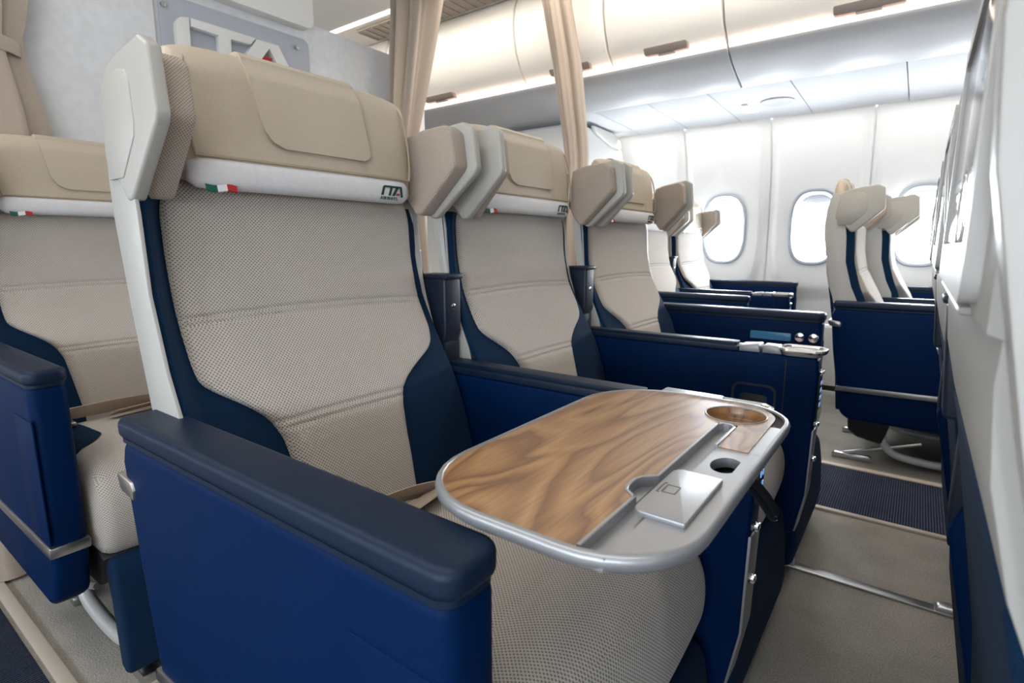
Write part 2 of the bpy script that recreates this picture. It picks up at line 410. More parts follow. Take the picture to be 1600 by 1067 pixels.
def f_band(bm):
    rings = []; n = 30
    for k in range(n + 1):
        t = -1 + 2 * k / n; y = -.003 + .198 * t; e = max(.35, (1 - abs(t) ** 30)) ** .5
        sec = []
        for q in range(20):
            a = 2 * PI * q / 20
            ca, sa = math.cos(a), math.sin(a)
            px = math.copysign(abs(ca) ** .8, ca) * .017; pz = math.copysign(abs(sa) ** .75, sa) * .022
            sec.append((-.814 + px * e + .003 * (1 - t * t), y, 1.001 + pz * e))
        rings.append(sec)
    loft(bm, rings)
def ribbon_flag(bm, k):
    y0 = -.186 + .0145 * k
    rings = []
    for q in range(7):
        a = q / 6; y = y0 + .0145 * a
        zz = .981 - .0015 * math.sin((k + a) * 2.1); xx = -.7975 + .0012 * math.sin((k + a) * 1.7)
        rings.append([(xx, y, zz + .004), (xx + .0015, y, zz + .004), (xx + .004, y, zz - .005), (xx + .0025, y, zz - .006)])
    loft(bm, rings)
def f_logo(bm):
    def st(pts):
        prism(bm, [(p[0], p[1]) for p in pts], -.7952, -.7942, 0, 1, 'x')
    oy, oz, s = .120, .992, .0088
    L = lambda pts: st([(oy + a * s, oz + b * s) for a, b in pts])
    L([(0, 0), (.55, 0), (1.15, 1.75), (.6, 1.75)]); L([(.6, 1.75), (1.0, 2.0), (4.4, 2.0), (4.2, 1.6), (1.2, 1.6)])
    L([(1.95, 0), (2.5, 0), (3.1, 1.65), (2.55, 1.65)]); L([(2.9, 0), (3.6, 0), (5.0, 2.0), (4.3, 2.0)]); L([(4.3, 2.0), (5.6, 2.0), (5.7, 1.6), (4.4, 1.6)])
    L([(5.15, 1.6), (5.7, 1.6), (5.85, -.2), (5.3, -.2)])
def f_logored(bm):
    oy, oz, s = .120, .992, .0088
    prism(bm, [(oy + a * s, oz + b * s) for a, b in ((4.0, .1), (4.9, .1), (5.0, .55), (4.3, .55))], -.7952, -.7942, 0, 1, 'x')
def text_mesh(txt, size, m, depth=.0004):
    c = bpy.data.curves.new('txt', 'FONT'); c.body = txt; c.size = size; c.extrude = depth; c.align_x = 'LEFT'; c.space_character = 1.15
    o = bpy.data.objects.new('txt', c); COL.objects.link(o)
    dg = bpy.context.evaluated_depsgraph_get(); me = bpy.data.meshes.new_from_object(o.evaluated_get(dg))
    bpy.data.objects.remove(o); bpy.data.curves.remove(c)
    me.materials.clear(); me.materials.append(m)
    return me
WING = [(-.868, 1.06), (-.854, 1.108), (-.830, 1.122), (-.80, 1.128), (-.735, 1.137), (-.714, 1.124), (-.706, 1.050), (-.711, 1.039), (-.800, .957), (-.814, .956), (-.838, .984), (-.872, 1.012)]
def wflare(side, fl):
    def fn(x, y, z): return (x, y + side * fl * max(0, (x + .86) / .17) ** 1.3, z)
    return fn
def shrink(pts, d):
    cx = sum(p[0] for p in pts) / len(pts); cz = sum(p[1] for p in pts) / len(pts)
    return [(p[0] + math.copysign(min(d, abs(cx - p[0])), cx - p[0]), p[1] + math.copysign(min(d, abs(cz - p[1])), cz - p[1])) for p in pts]
def f_wing(side, fl):
    def fn(bm):
        a, b = sorted((side * .258, side * .2755)); prism(bm, WING, a, b, .0045, 4, 'y', wflare(side, fl))
    return fn
def f_wingpad(side, fl):
    def fn(bm):
        P = [(-.845, 1.06), (-.84, 1.110), (-.80, 1.121), (-.748, 1.127), (-.733, 1.115), (-.725, 1.054), (-.730, 1.044), (-.806, .962), (-.818, .960), (-.838, .988), (-.846, 1.01)]
        a, b = sorted((side * .221, side * .260)); prism(bm, P, a, b, .007, 4, 'y', wflare(side, fl))
    return fn
def f_wingpanel(side, fl):
    def fn(bm):
        P = [(-.858, 1.098), (-.80, 1.110), (-.778, 1.106), (-.768, 1.090), (-.766, 1.045), (-.770, 1.030), (-.815, .985), (-.862, .985)]
        a, b = sorted((side * .274, side * .277)); prism(bm, P, a, b, .0016, 2, 'y', wflare(side, fl))
    return fn
SC = [(-.715, .435), (-.68, .452), (-.60, .462), (-.45, .474), (-.345, .481), (-.29, .478), (-.25, .462), (-.222, .428), (-.212, .385), (-.217, .335), (-.236, .300), (-.27, .285), (-.34, .28)]
def f_seat(bm):
    P = smooth_path([(a, 0, c) for a, c in SC], 9); n = len(P); ny = 36; G = []
    core = Vector((-.42, 0, .36))
    for j in range(ny + 1):
        t = -1 + 2 * j / ny; t = .6 * t + .4 * math.sin(t * PI / 2); y = .246 * t
        d = .246 - abs(y); q = 1 - min(1, d / .03); drop = .03 * (1 - math.sqrt(max(0, 1 - q * q)))
        row = []
        for i, p in enumerate(P):
            tn = (P[min(i + 1, n - 1)] - P[max(i - 1, 0)]).normalized(); nr = Vector((-tn.z, 0, tn.x))
            g = 0
            if p.z > .44:
                g -= .0035 * math.exp(-((p.x + .335) / .003) ** 2)
                if p.x < -.335: g -= .003 * (math.exp(-((y - .10) / .003) ** 2) + math.exp(-((y + .10) / .003) ** 2)) * 0
            cr = .008 * (1 - t * t)
            row.append(p + nr * (g + cr - drop) + Vector((0, y, 0)))
        if j in (0, ny): row = [r + (core + Vector((0, y, 0)) - r) * .0 for r in row]
        G.append(row)
    grid(bm, G)
    for j in (0, ny):
        b = bmesh.new(); vs = [b.verts.new(p) for p in G[j]]; b.faces.new(vs); merge(bm, b)
    b = bmesh.new(); b.faces.new([b.verts.new(p) for p in (G[0][0], G[-1][0], G[-1][-1], G[0][-1])]); merge(bm, b)
    bmesh.ops.remove_doubles(bm, verts=bm.verts, dist=1e-5)
def f_pan(bm):
    prism(bm, [(-.72, .44), (-.73, .24), (-.68, .20), (-.27, .22), (-.235, .29), (-.33, .33)], -.244, .244, .006, 2)
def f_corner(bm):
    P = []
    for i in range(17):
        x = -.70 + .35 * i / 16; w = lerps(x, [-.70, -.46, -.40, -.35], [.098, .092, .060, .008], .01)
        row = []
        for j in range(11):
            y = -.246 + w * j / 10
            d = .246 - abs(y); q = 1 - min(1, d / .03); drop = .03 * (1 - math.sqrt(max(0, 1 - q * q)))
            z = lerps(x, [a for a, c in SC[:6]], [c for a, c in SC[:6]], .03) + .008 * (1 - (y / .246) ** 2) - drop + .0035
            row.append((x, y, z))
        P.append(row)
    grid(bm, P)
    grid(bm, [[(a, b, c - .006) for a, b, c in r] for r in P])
def f_legrest(bm):
    prism(bm, [(-.27, .285), (-.222, .292), (-.207, .270), (-.196, .20), (-.190, .10), (-.196, .05), (-.214, .038), (-.24, .05), (-.25, .20)], -.236, .236, .012, 3)
def f_belt(bm):
    tube(bm, smooth_path([(-.668, -.236, .487), (-.664, -.15, .489), (-.662, -.05, .491), (-.655, .03, .489), (-.64, .08, .486)], 6), 0, flat=(.021, .0013, (.55, .0, .8)))
    tube(bm, smooth_path([(-.672, .222, .494), (-.660, .19, .497), (-.642, .14, .493), (-.626, .07, .488), (-.612, -.01, .487), (-.60, -.09, .486)], 6), 0, flat=(.027, .0014, (.9, .25, .42)))
def f_buckle(bm):
    box(bm, -.63, -.588, -.215, -.165, .474, .486, .004)
# ---- armrests
def mirror(fn, side):
    if side < 0: return fn
    def g(bm):
        b = bmesh.new(); fn(b)
        for v in b.verts: v.co.y = -v.co.y
        bmesh.ops.reverse_faces(b, faces=b.faces); merge(bm, b)
    return g
PANEL = [(-.806, .658), (-.818, .625), (-.80, .48), (-.772, .315), (-.755, .225), (-.72, .20), (-.31, .20), (-.265, .225), (-.240, .30), (-.234, .45), (-.234, .658)]
def f_armbody(bm): prism(bm, PANEL, -.317, -.258, .016, 5, ang=35)
def f_armcap(bm):
    prism(bm, rrect(-.815, -.229, -.3195, -.2555, [.020, .014, .014, .020], 6), .656, .684, .0095, 5, 'z', ang=50)
    prism(bm, rrect(-.811, -.233, -.3165, -.2585, [.018, .012, .012, .018], 6), .652, .658, 0, 1, 'z')
def f_armstrap(bm):
    P = [(-.772, .586), (-.823, .592), (-.826, .620), (-.776, .614)]
    prism(bm, [(-.78, .578), (-.820, .584), (-.826, .60), (-.822, .607), (-.784, .602), (-.778, .592)], -.3205, -.256, .0016, 2)
def f_armtrim(bm):
    prism(bm, [(-.778, .318), (-.775, .339), (-.255, .349), (-.235, .349), (-.236, .327), (-.255, .326)], -.3205, -.256, .003, 2)
def f_armfront(bm):
    prism(bm, rrect(-.350, -.233, .352, .592, .008, 3), -.3185, -.3155, .0012, 2)
    prism(bm, [(-.3525, .35), (-.3525, .5945), (-.233, .5945), (-.233, .5925), (-.350, .5915), (-.350, .35)], -.3172, -.3155, 0)
def f_shbody(bm):
    prism(bm, [(-.80, .640), (-.83, .55), (-.76, .20), (-.22, .17), (-.185, .20), (-.168, .30), (-.163, .60), (-.168, .640)], .2675, .329, .008, 4)
def f_shlid(bm):
    prism(bm, rrect(-.79, -.345, .2665, .330, .006, 3), .640, .652, .004, 3, 'z')
    prism(bm, rrect(-.79, -.355, .280, .320, .006, 3), .650, .660, .004, 3, 'z')
def f_shlatch(bm):
    prism(bm, [(-.352, .640), (-.345, .655), (-.300, .660), (-.296, .640)], .272, .330, .003, 2)
    prism(bm, [(-.292, .640), (-.292, .659), (-.255, .658), (-.246, .640)], .276, .328, .003, 2)
def f_shloop(bm):
    tube(bm, [(a, b, .654) for a, b in rrect(-.252, -.158, .266, .334, .022, 6)], .0062, 8, True)
def f_shloopplate(bm):
    prism(bm, rrect(-.248, -.162, .270, .330, .02, 5), .640, .655, .003, 2, 'z')
    box(bm, -.245, -.165, .298, .3015, .650, .6558)
def f_socket(bm):
    o = rrect(-.356, -.250, .478, .562, .02, 6); i = rrect(-.350, -.256, .484, .556, .017, 6)
    loft(bm, [[(a, .2695, c) for a, c in o], [(a, .2665, c) for a, c in o], [(a, .2665, c) for a, c in i], [(a, .2695, c) for a, c in i]], cap=False)
def f_socketin(bm): prism(bm, rrect(-.335, -.27, .494, .535, .01, 4), .2665, .2695, .001, 2)
def f_shjoint(bm): box(bm, -.236, -.2335, .2672, .27, .22, .632)
def f_control(bm): prism(bm, rrect(.276, .312, .515, .60, .005, 3), -.166, -.1595, .002, 2, 'x')
def f_buttons(bm):
    for i in range(2):
        for k in range(4): box(bm, -.160, -.1582, .282 + .014 * i, .289 + .014 * i, .522 + .018 * k, .531 + .018 * k, .001, 2)
def f_lever(k):
    def fn(bm):
        a = [(.280, .306, .604, .611), (.274, .290, .474, .486), (.274, .290, .388, .399)][k]; box(bm, -.168, -.154, *a, .003, 2)
    return fn
def f_greystrip(bm): prism(bm, [(-.175, .465), (-.1625, .465), (-.166, .30), (-.183, .20), (-.195, .20)], .271, .329, .001, 2)
def f_console(bm):
    prism(bm, [(-.86, .835), (-.85, .69), (-.80, .69), (-.79, .72), (-.79, .835)], .276, .326, .006, 3)
    box(bm, -.865, -.783, .2745, .3275, .832, .843, .004, 2)
    box(bm, -.83, -.795, .278, .325, .56, .70, .004, 2)
def f_jack(bm): disc(bm, (.30, .775, -.792), .006, .004, 'x')
def f_display(bm): prism(bm, rrect(-.455, -.325, .583, .610, .004, 3), -.2595, -.2555, .001, 2)
def f_knob(x):
    def fn(bm):
        disc(bm, (x, .600, -.259), .0155, .0075, 'y', 28, .003); disc(bm, (x, .600, -.252), .008, .003, 'y', 20, .001)
    return fn
# ---- legs
def f_leg(y):
    def fn(bm):
        tube(bm, smooth_path([(-.60, y, .22), (-.605, y, .13), (-.58, y, .075), (-.53, y, .048), (-.40, y, .040), (-.30, y, .060), (-.275, y, .13), (-.27, y, .23)], 6), .016, 10)
    return fn
def f_brace(y):
    def fn(bm):
        tube(bm, [(-.735, y, .024), (-.70, y, .034), (-.47, y, .118)], [.006, .008, .008], 8)
    return fn
def f_fit(y, k):
    def fn(bm):
        if k == 0: prism(bm, [(-.775, 0), (-.775, .018), (-.765, .025), (-.70, .025), (-.69, .03), (-.64, .03), (-.63, .022), (-.63, 0)], y - .014, y + .014, .005, 2)
        else: box(bm, -.30, -.20, y - .013, y + .013, .0, .026, .006, 2)
    return fn
def f_lifebox(bm): prism(bm, [(-.735, .225), (-.725, .13), (-.69, .105), (-.60, .09), (-.57, .22)], -.22, .06, .012, 3)
def f_rearpanel(bm):
    prism(bm, [(-.846, .738), (-.838, .70), (-.797, .45), (-.775, .22), (-.735, .22), (-.755, .45), (-.80, .70), (-.82, .738)], -.247, .247, .006, 3)
def f_screen(bm): box(bm, -.872, -.864, -.17, .17, .90, 1.075, .004, 2)
def f_bezel(bm):
    o = rrect(-.196, .196, .870, 1.088, .014, 4); i = rrect(-.168, .168, .902, 1.073, .006, 4)
    loft(bm, [[(-.864, a, c) for a, c in o], [(-.874, a, c) for a, c in o], [(-.874, a, c) for a, c in i], [(-.866, a, c) for a, c in i]], cap=False)
def f_ledge(bm): box(bm, -.872, -.85, -.16, .16, .8615, .8665, .003, 2)

# ---- tray table (in the tray's own coordinates, lifted with its object)
TX0, TX1, TY0, TY1, TZ = -.347, -.099, -.268, .174, .70       # seat-local extents; y relative to the seat centre
def ring_between(bm, A, B):
    loft(bm, [A, B], cap=False)
def f_trayframe(bm):
    r = [.070, .105, .095, .078]
    o = rrect(TX0, TX1, TY0, TY1, r, 8)
    def ins(d, z): return [(a, b, z) for a, b in rrect(TX0 + d, TX1 - d, TY0 + d, TY1 - d, [q - d for q in r], 8)]
    prof = [(.020, -.016), (.006, -.014), (.001, -.009), (.0, -.004), (.0015, -.0005), (.0035, .001), (.006, .0012), (.0071, -.001)]
    loft(bm, [ins(d, z) for d, z in prof], cap=False)
    b = bmesh.new(); b.faces.new([b.verts.new(p) for p in ins(.020, -.016)]); merge(bm, b)
GX0, GX1 = -.162, -.147      # phone groove
def f_traywood(bm):
    d = .0068
    pts = [(a, b) for a, b in rrect(TX0 + d, TX1 - d, TY0 + d, TY1 - d, [.061, .096, .086, .069], 8)]
    # cut to the left of the groove, with a wide far end beyond it
    xL = GX0 - .006
    poly = []
    left = [p for p in rrect(TX0 + d, xL, TY0 + d, TY1 - d, [.0005, .096, .086, .0005], 8)]
    cup = (-.160, .112); rc = .034
    # wood sheet with the cup hole: big polygon, hole bridged by bisecting in two halves
    far_r = TX1 - d - .004
    outer = [(xL, .070), (xL, TY0 + d)] + [p for p in rrect(TX0 + d, xL, TY0 + d, TY1 - d, [.0, .096, .086, .0], 8) if p[0] < xL - .001]
    lo = [p for p in rrect(TX0 + d, xL, TY0 + d, TY1 - d, [0, .096, .086, 0], 8) if p[0] < xL - 1e-4]
    top_l = [p for p in lo if p[1] > 0]; bot_l = [p for p in lo if p[1] <= 0]
    fr = rrect(TX0 + d, TX1 - d, TY0 + d, TY1 - d, [.061, .096, .086, .069], 8)
    far_corner = [p for p in rrect(TX0 + d, TX1 - .018, TY0 + d, TY1 - d, [.055, .096, .086, .069], 8) if p[0] > -.159 and p[1] > .05]
    cy = cup[1]
    arc = lambda a0, a1, n=20: [(cup[0] + rc * math.cos(math.radians(a0 + (a1 - a0) * k / n)), cup[1] + rc * math.sin(math.radians(a0 + (a1 - a0) * k / n))) for k in range(n + 1)]
    # half one: side of the cup towards the seat back (+ main sheet); half two: the far strip
    notch = [(xL, -.116), (xL - .004, -.121), (xL - .010, -.127), (xL - .0125, -.135), (xL - .0125, -.150), (xL - .010, -.158), (xL - .004, -.163), (xL, -.168)]
    half1 = top_l + bot_l + [(xL, TY0 + d)] + notch[::-1] + [(xL, .070)] + [(-.160, .070)] + arc(270, 90)[0:] + [(-.160, TY1 - d)]
    half2 = [(-.160, TY1 - d)] + arc(90, -90) + [(-.160, .064), (-.140, .064), (-.140, -.005), (TX1 - d, -.005)] + far_corner
    half2 = far_corner + [(-.160, TY1 - d)] + arc(90, -90) + [(-.160, .070), (-.1465, .070), (-.1465, -.010), (TX1 - .018, -.010)]
    for h in (half1, half2):
        out = []
        for p in h:
            if not out or (abs(out[-1][0] - p[0]) + abs(out[-1][1] - p[1])) > 2e-4: out.append(p)
        if (abs(out[0][0] - out[-1][0]) + abs(out[0][1] - out[-1][1])) < 2e-4: out.pop()
        prism(bm, out, -.004, -.0002, 0, 1, 'z')
    # wooden lining of the cup well
    n = 40; c0 = [(cup[0] + rc * math.cos(2 * PI * k / n), cup[1] + rc * math.sin(2 * PI * k / n)) for k in range(n)]
    sc = lambda q, z: [(cup[0] + (a - cup[0]) * q, cup[1] + (b - cup[1]) * q, z) for a, b in c0]
    loft(bm, [sc(1, -.0003), sc(.985, -.012), sc(.93, -.0145)], cap=False)
    b = bmesh.new(); b.faces.new([b.verts.new(p) for p in sc(.93, -.0145)]); merge(bm, b)
def f_cuprim(bm):
    n = 40; tube(bm, [(-.160 + .0345 * math.cos(2 * PI * k / n), .112 + .0345 * math.sin(2 * PI * k / n), -.0002) for k in range(n)], .0011, 6, True)
def f_groove(bm):
    # silver channel: raised rims and a sunken floor, plus the notch
    xl, xr, y0, y1 = GX0 - .006, -.1465, TY0 + .004, .068
    box(bm, xl, xr, y0 + .002, y1, -.0105, -.0085)                       # floor
    notch = [(xl + .001, -.116), (xl - .004, -.121), (xl - .010, -.127), (xl - .0125, -.135), (xl - .0125, -.150), (xl - .010, -.158), (xl - .004, -.163), (xl + .001, -.168)]
    path = [(xl + .001, y0 + .006), (xl + .001, -.166)] + notch[::-1] + [(xl + .001, -.114), (xl + .001, y1 - .006), (xl + .006, y1), (xr - .008, y1), (xr - .002, y1 - .006), (xr - .002, -.008)]
    P = [Vector((a, b, -.0045)) for a, b in path]
    tube(bm, P, .0, flat=(.0055, .0016, (0, 0, 1)))
    prism(bm, [(xl + .002, -.116)] + notch[1:-1] + [(xl + .002, -.172)], -.0105, -.0085, 0, 1, 'z')
def f_deck(bm):
    # silver deck beside the channel, with the D-shaped opening
    d = .0068; xr = TX1 - d
    y0, y1 = TY0 + d, -.010
    hole = [(-.108, -.048), (-.122, -.046), (-.134, -.036), (-.140, -.022), (-.136, -.011), (-.126, -.005)]
    cor = [p for p in rrect(TX0 + d, TX1 - d, TY0 + d, TY1 - d, [.061, .096, .086, .069], 8) if p[0] > -.1465 and p[1] < -.1]
    A = [(-.1465, y0)] + [p for p in cor if p[0] > -.146] + [(xr, -.080), (-.1465, -.080)]
    prism(bm, A, -.0105, -.001, 0, 1, 'z')
    c = (-.126, -.053); n = 72
    inner = [(c[0] + .0135 * max(-1, min(.70, math.cos(2 * PI * k / n))), c[1] + .0205 * math.sin(2 * PI * k / n)) for k in range(n)]
    hx0, hx1, hy0, hy1 = -.1465, xr, -.080, -.010
    box(bm, TX1 - .0185, xr, -.0105, .09, -.0105, -.001)
    outer = []
    for k in range(n):
        a = 2 * PI * k / n; ca, sa = math.cos(a), math.sin(a)
        tx = ((hx1 - c[0]) / ca if ca > 1e-6 else ((hx0 - c[0]) / ca if ca < -1e-6 else 9)); ty = ((hy1 - c[1]) / sa if sa > 1e-6 else ((hy0 - c[1]) / sa if sa < -1e-6 else 9))
        t = min(tx, ty); q = [c[0] + ca * t, c[1] + sa * t]
        for hx in (hx0, hx1):
            for hy in (hy0, hy1):
                if abs(q[0] - hx) + abs(q[1] - hy) < .0022: q = [hx, hy]
        outer.append(tuple(q))
    loft(bm, [[(a, b, -.0105) for a, b in outer], [(a, b, -.001) for a, b in outer], [(a, b, -.001) for a, b in inner], [(a, b, -.0105) for a, b in inner]], cap=False)
def f_holefloor(bm): box(bm, -.142, -.110, -.076, -.030, -.0155, -.0150)
def f_lid(bm):
    prism(bm, rrect(-.1585, -.1165, -.1925, -.096, [.002, .008, .010, .002], 4), -.0012, .0032, .0012, 2, 'z')
def f_lidicon(bm):
    o = rrect(-.1510, -.1395, -.1505, -.1345, .001, 2); i = rrect(-.1502, -.1403, -.1497, -.1353, .0006, 2)
    loft(bm, [[(a, b, .0031) for a, b in o], [(a, b, .0036) for a, b in o], [(a, b, .0036) for a, b in i], [(a, b, .0031) for a, b in i]], cap=False)
    box(bm, -.1545, -.1537, -.152, -.133, .0031, .0036); box(bm, -.1545, -.152, -.1528, -.152, .0031, .0036); box(bm, -.1545, -.152, -.133, -.1322, .0031, .0036)
def f_trayarm(bm):
    box(bm, -.30, -.21, .12, .255, -.028, -.016, .004, 2)
def f_traystrap(bm):
    tube(bm, smooth_path([(-.112, -.030, -.016), (-.104, -.022, -.026), (-.094, -.010, -.044), (-.088, -.002, -.060), (-.092, -.006, -.060), (-.100, -.018, -.042), (-.114, -.032, -.018)], 6), 0, flat=(.005, .0009, (.3, 1, .2)))

def make_seat(px, py, label, group, arms, tray=False, legs=(-.20, .20), flare=(.0, .0), wx=0.0, rear=False, bx=0.0, sf=0.0, name='cabin_armchair'):
    t = empty(name, (px, py, 0), label, 'airline seat', group)
    part('seat_shell', 'shell%.3f' % sf, lambda bm: f_shell(bm, sf), SHELL, t)
    for q in (part('side_bolster', 'bolster%.3f' % sf, lambda bm: f_bolster(bm, sf), NAVYFAB, t),): q.location.x = bx * .45
    q = part('backrest', 'backpad%d' % (bx > .04), (lambda bm: f_backpad(bm, .065)) if bx > .04 else f_backpad, FABRIC, t, 80); q.location.x = bx
    h = part('headrest', 'headrest', f_headrest, LEATHER, t, 70)
    part('headrest_flap', 'flap', f_flap, LEATHER, h)
    part('piping', 'piping', f_piping, PIPING, h)
    part('headrest_roll', 'band', f_band, WHITEBAND, h, 70)
    for k, mm in enumerate((GREEN, FLAGW, RED)):
        part('flag_tag', 'flag%d' % k, lambda bm, k=k: ribbon_flag(bm, k), mm, h)
    lg = part('embroidered_logo', 'logo', f_logo, GREENDARK, h)
    part('logo_accent', 'logored', f_logored, RED, h)
    wm = cached('airways', lambda: text_mesh('AIRWAYS', .0085, GREENDARK))
    o = obj('logo_lettering', wm, h, (-.7955, .1185, .9842)); o.rotation_euler = (PI / 2, 0, PI / 2)
    pass
    for side, fl in ((-1, flare[0]), (1, flare[1])):
        w = part('headrest_wing', 'wing%d%.3f' % (side, fl), f_wing(side, fl), WINGP, t)
        part('wing_pad', 'wpad%d%.3f' % (side, fl), f_wingpad(side, fl), WINGFAB, w, 60)
        part('wing_panel', 'wpan%d%.3f' % (side, fl), f_wingpanel(side, fl), WINGP, w)
        if wx: w.location.x = wx
    c = part('seat_cushion', 'seat', f_seat, FABRIC, t, 75)
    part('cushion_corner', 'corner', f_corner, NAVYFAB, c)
    part('seat_pan', 'pan', f_pan, BLACK, t)
    part('leg_rest', 'legrest', f_legrest, NAVYFAB, t)
    b = part('seat_belt', 'belt', f_belt, BELT, t)
    part('buckle', 'buckle', f_buckle, METAL, b)
    for kind, side in arms:
        if kind == 'aisle':
            a = part('armrest', 'armbody%d' % side, mirror(f_armbody, side), NAVY, t)
            part('armrest_cap', 'armcap%d' % side, mirror(f_armcap, side), NAVYCAP, a, 70)
            part('metal_clip', 'armstrap%d' % side, mirror(f_armstrap, side), METAL, a)
            part('metal_trim', 'armtrim%d' % side, mirror(f_armtrim, side), METAL, a)
            part('front_panel', 'armfront%d' % side, mirror(f_armfront, side), [NAVY], a)
            if side > 0:
                part('display', 'armdisp', mirror(f_display, side), DISPLAY, a)
                for kx in (-.298, -.257): part('knob', 'armknob%.3f' % kx, mirror(f_knob(kx), side), CHROME, a)
        else:
            a = part('armrest', 'shbody', f_shbody, NAVY, t)
            part('armrest_lid', 'shlid', f_shlid, NAVYCAP, a)
            part('tray_latch', 'shlatch', f_shlatch, GREYPL, a)
            part('handle_loop', 'shloop', f_shloop, CHROME, a)
            part('loop_plate', 'shloopplate', f_shloopplate, GREYPL, a)
            part('socket_frame', 'socket', f_socket, NAVYDARK, a)
            part('socket', 'socketin', f_socketin, BLACK, a)
            part('joint_line', 'shjoint', f_shjoint, BLACK, a)
            part('control_panel', 'control', f_control, BLACK, a)
            part('control_buttons', 'buttons', f_buttons, LEDB, a)
            for q in range(3): part('lever', 'lever%d' % q, f_lever(q), CHROME, a)
            part('grey_strip', 'greystrip', f_greystrip, GREYPL, a)
            k = part('side_console', 'console', f_console, NAVYDARK, t)
            part('jack_socket', 'jack', f_jack, CHROME, k)
    for y in legs:
        lg = part('seat_leg', 'leg%.2f' % y, f_leg(y), LEGGREY, t)
        part('leg_brace', 'brace%.2f' % y, f_brace(y), METAL, lg)
        for q in (0, 1): part('track_fitting', 'fit%d%.2f' % (q, y), f_fit(y, q), METAL, lg)
    part('life_vest_box', 'lifebox', f_lifebox, BLACK, t)
    part('rear_panel', 'rearpanel', f_rearpanel, NAVYFAB, t)
    if rear:
        s = part('seatback_screen', 'screen', f_screen, SCREEN, t)
        part('screen_bezel', 'bezel', f_bezel, SHELLRIM, s); part('seatback_ledge', 'ledge', f_ledge, SHELL, t)
    if tray:
        fr = part('tray_table', 'trayframe', f_trayframe, SILVER, t, 50); fr.location = (0, 0, TZ)
        for n_, f_, m_ in (('wood_top', f_traywood, WOOD), ('cup_rim', f_cuprim, SILVER), ('phone_channel', f_groove, SILVER), ('tray_deck', f_deck, SILVER),
                           ('opening_floor', f_holefloor, NAVYDARK), ('flip_lid', f_lid, SILVER), ('lid_icon', f_lidicon, STITCH), ('tray_hinge', f_trayarm, GREYPL), ('pull_strap', f_traystrap, BLACK)):
            part(n_, n_, f_, m_, fr)
    return t

D, E_, F_ = .56, 1.165, 1.775
ROW = 'beige and navy airline seats'
make_seat(0, D, 'large beige and navy aisle seat with the wooden tray table opened out', ROW, [('aisle', -1), ('shared', 1)], True, (-.20, .30), (0, .028))
make_seat(0, E_, 'beige and navy middle seat directly beyond the seat with the open tray', ROW, [('shared', 1)], False, (), (0, .028), wx=.026, sf=.042)
make_seat(0, F_, 'third seat from the near aisle, its armrest with two round knobs and blue display', ROW, [('aisle', 1)], False, (-.149,), (0, -.015), wx=.026, sf=.042)
make_seat(-1.0, D, 'aisle seat in the row behind the open tray seat, cut by the left picture edge', ROW, [('aisle', -1), ('shared', 1)], legs=(-.20, .30))
make_seat(-1.0, E_, 'seat behind, glimpsed only through the gap beside the open tray seat', ROW, [('shared', 1)], legs=())
make_seat(-.36, 2.86, 'pale seat across the far aisle, nearer of the two before the first window', ROW, [('aisle', -1), ('shared', 1)], bx=.03, sf=.036)
make_seat(-.36, 3.472, 'pale seat next to the cabin wall under the first oval window', ROW, [('aisle', 1)], bx=.03, sf=.036)
make_seat(.55, 2.86, 'seat across the far aisle seen side on with its navy armrest panel and metal trim', ROW, [('aisle', -1), ('shared', 1)], wx=.03, rear=True, bx=.075)
make_seat(.64, 3.472, 'window seat behind the side-on seat across the far aisle, one wing showing', ROW, [('aisle', 1)], wx=.045, rear=True, bx=.075)
FR = .892
make_seat(FR, D, 'blurred pale shell of the seat in front, nearest at the right picture edge', ROW, [('aisle', -1), ('shared', 1)], legs=(), rear=True)
make_seat(FR, E_, 'middle seat in front with thin upright screen edge, beyond the blurred shell', ROW, [('shared', 1)], legs=(), rear=True)
make_seat(FR, F_, 'farthest seat of the row in front, its navy side next to the far aisle', ROW, [('aisle', 1)], legs=(-.149,), rear=True)

# ------------------------------------------------------------------ cabin
def single(name, fn, m, label=None, cat=None, group=None, kind=None, parent=None, sharp=38):
    bm = bmesh.new(); fn(bm); o = obj(name, finish(name, bm, m, sharp), parent); return tag(o, label, cat, group, kind)
single('floor', lambda bm: box(bm, -5.6, 2.3, -1.6, 4.1, -.04, 0), CARPET, kind='structure')
single('carpet_runner', lambda bm: box(bm, -5.5, 2.2, -.24, .235, 0, .006, .002, 2), MATBLUE, 'navy ribbed runner on the near aisle floor, bottom left corner', 'mat', 'navy aisle runners')
single('carpet_runner', lambda bm: box(bm, -5.5, 2.2, 2.085, 2.515, 0, .006, .002, 2), MATBLUE, 'navy ribbed runner on the far aisle floor', 'mat', 'navy aisle runners')
def rail(name, y, w, h, m, label):
    single(name, lambda bm: box(bm, -5.5, 2.2, y - w / 2, y + w / 2, 0, h, .002, 2), m, label, 'floor track', 'floor tracks')
rail('floor_track', .256, .026, .009, RAIL, 'beige cover strip along the near aisle runner, bottom left')
rail('floor_track', 2.068, .022, .009, RAIL, 'beige cover strip on the near edge of the far runner')
rail('floor_track', 2.535, .030, .009, RAIL, 'beige cover strip on the far edge of the far runner')
rail('floor_track', 1.626, .030, .008, METAL, 'metal seat track crossing the grey carpet at lower right')
rail('floor_track', .86, .030, .008, METAL, 'metal seat track under the shared armrest of the tray seat')
single('trim_1', lambda bm: box(bm, -1.205, -1.195, .27, .78, 0, .004, .001, 2), RAIL, kind='structure')
single('ceiling', lambda bm: box(bm, -5.6, 2.3, -1.6, 4.1, 2.34, 2.40), CEIL, kind='structure')
single('wall_front', lambda bm: box(bm, 2.25, 2.3, -1.6, 4.1, 0, 2.4), WALLP, kind='structure')
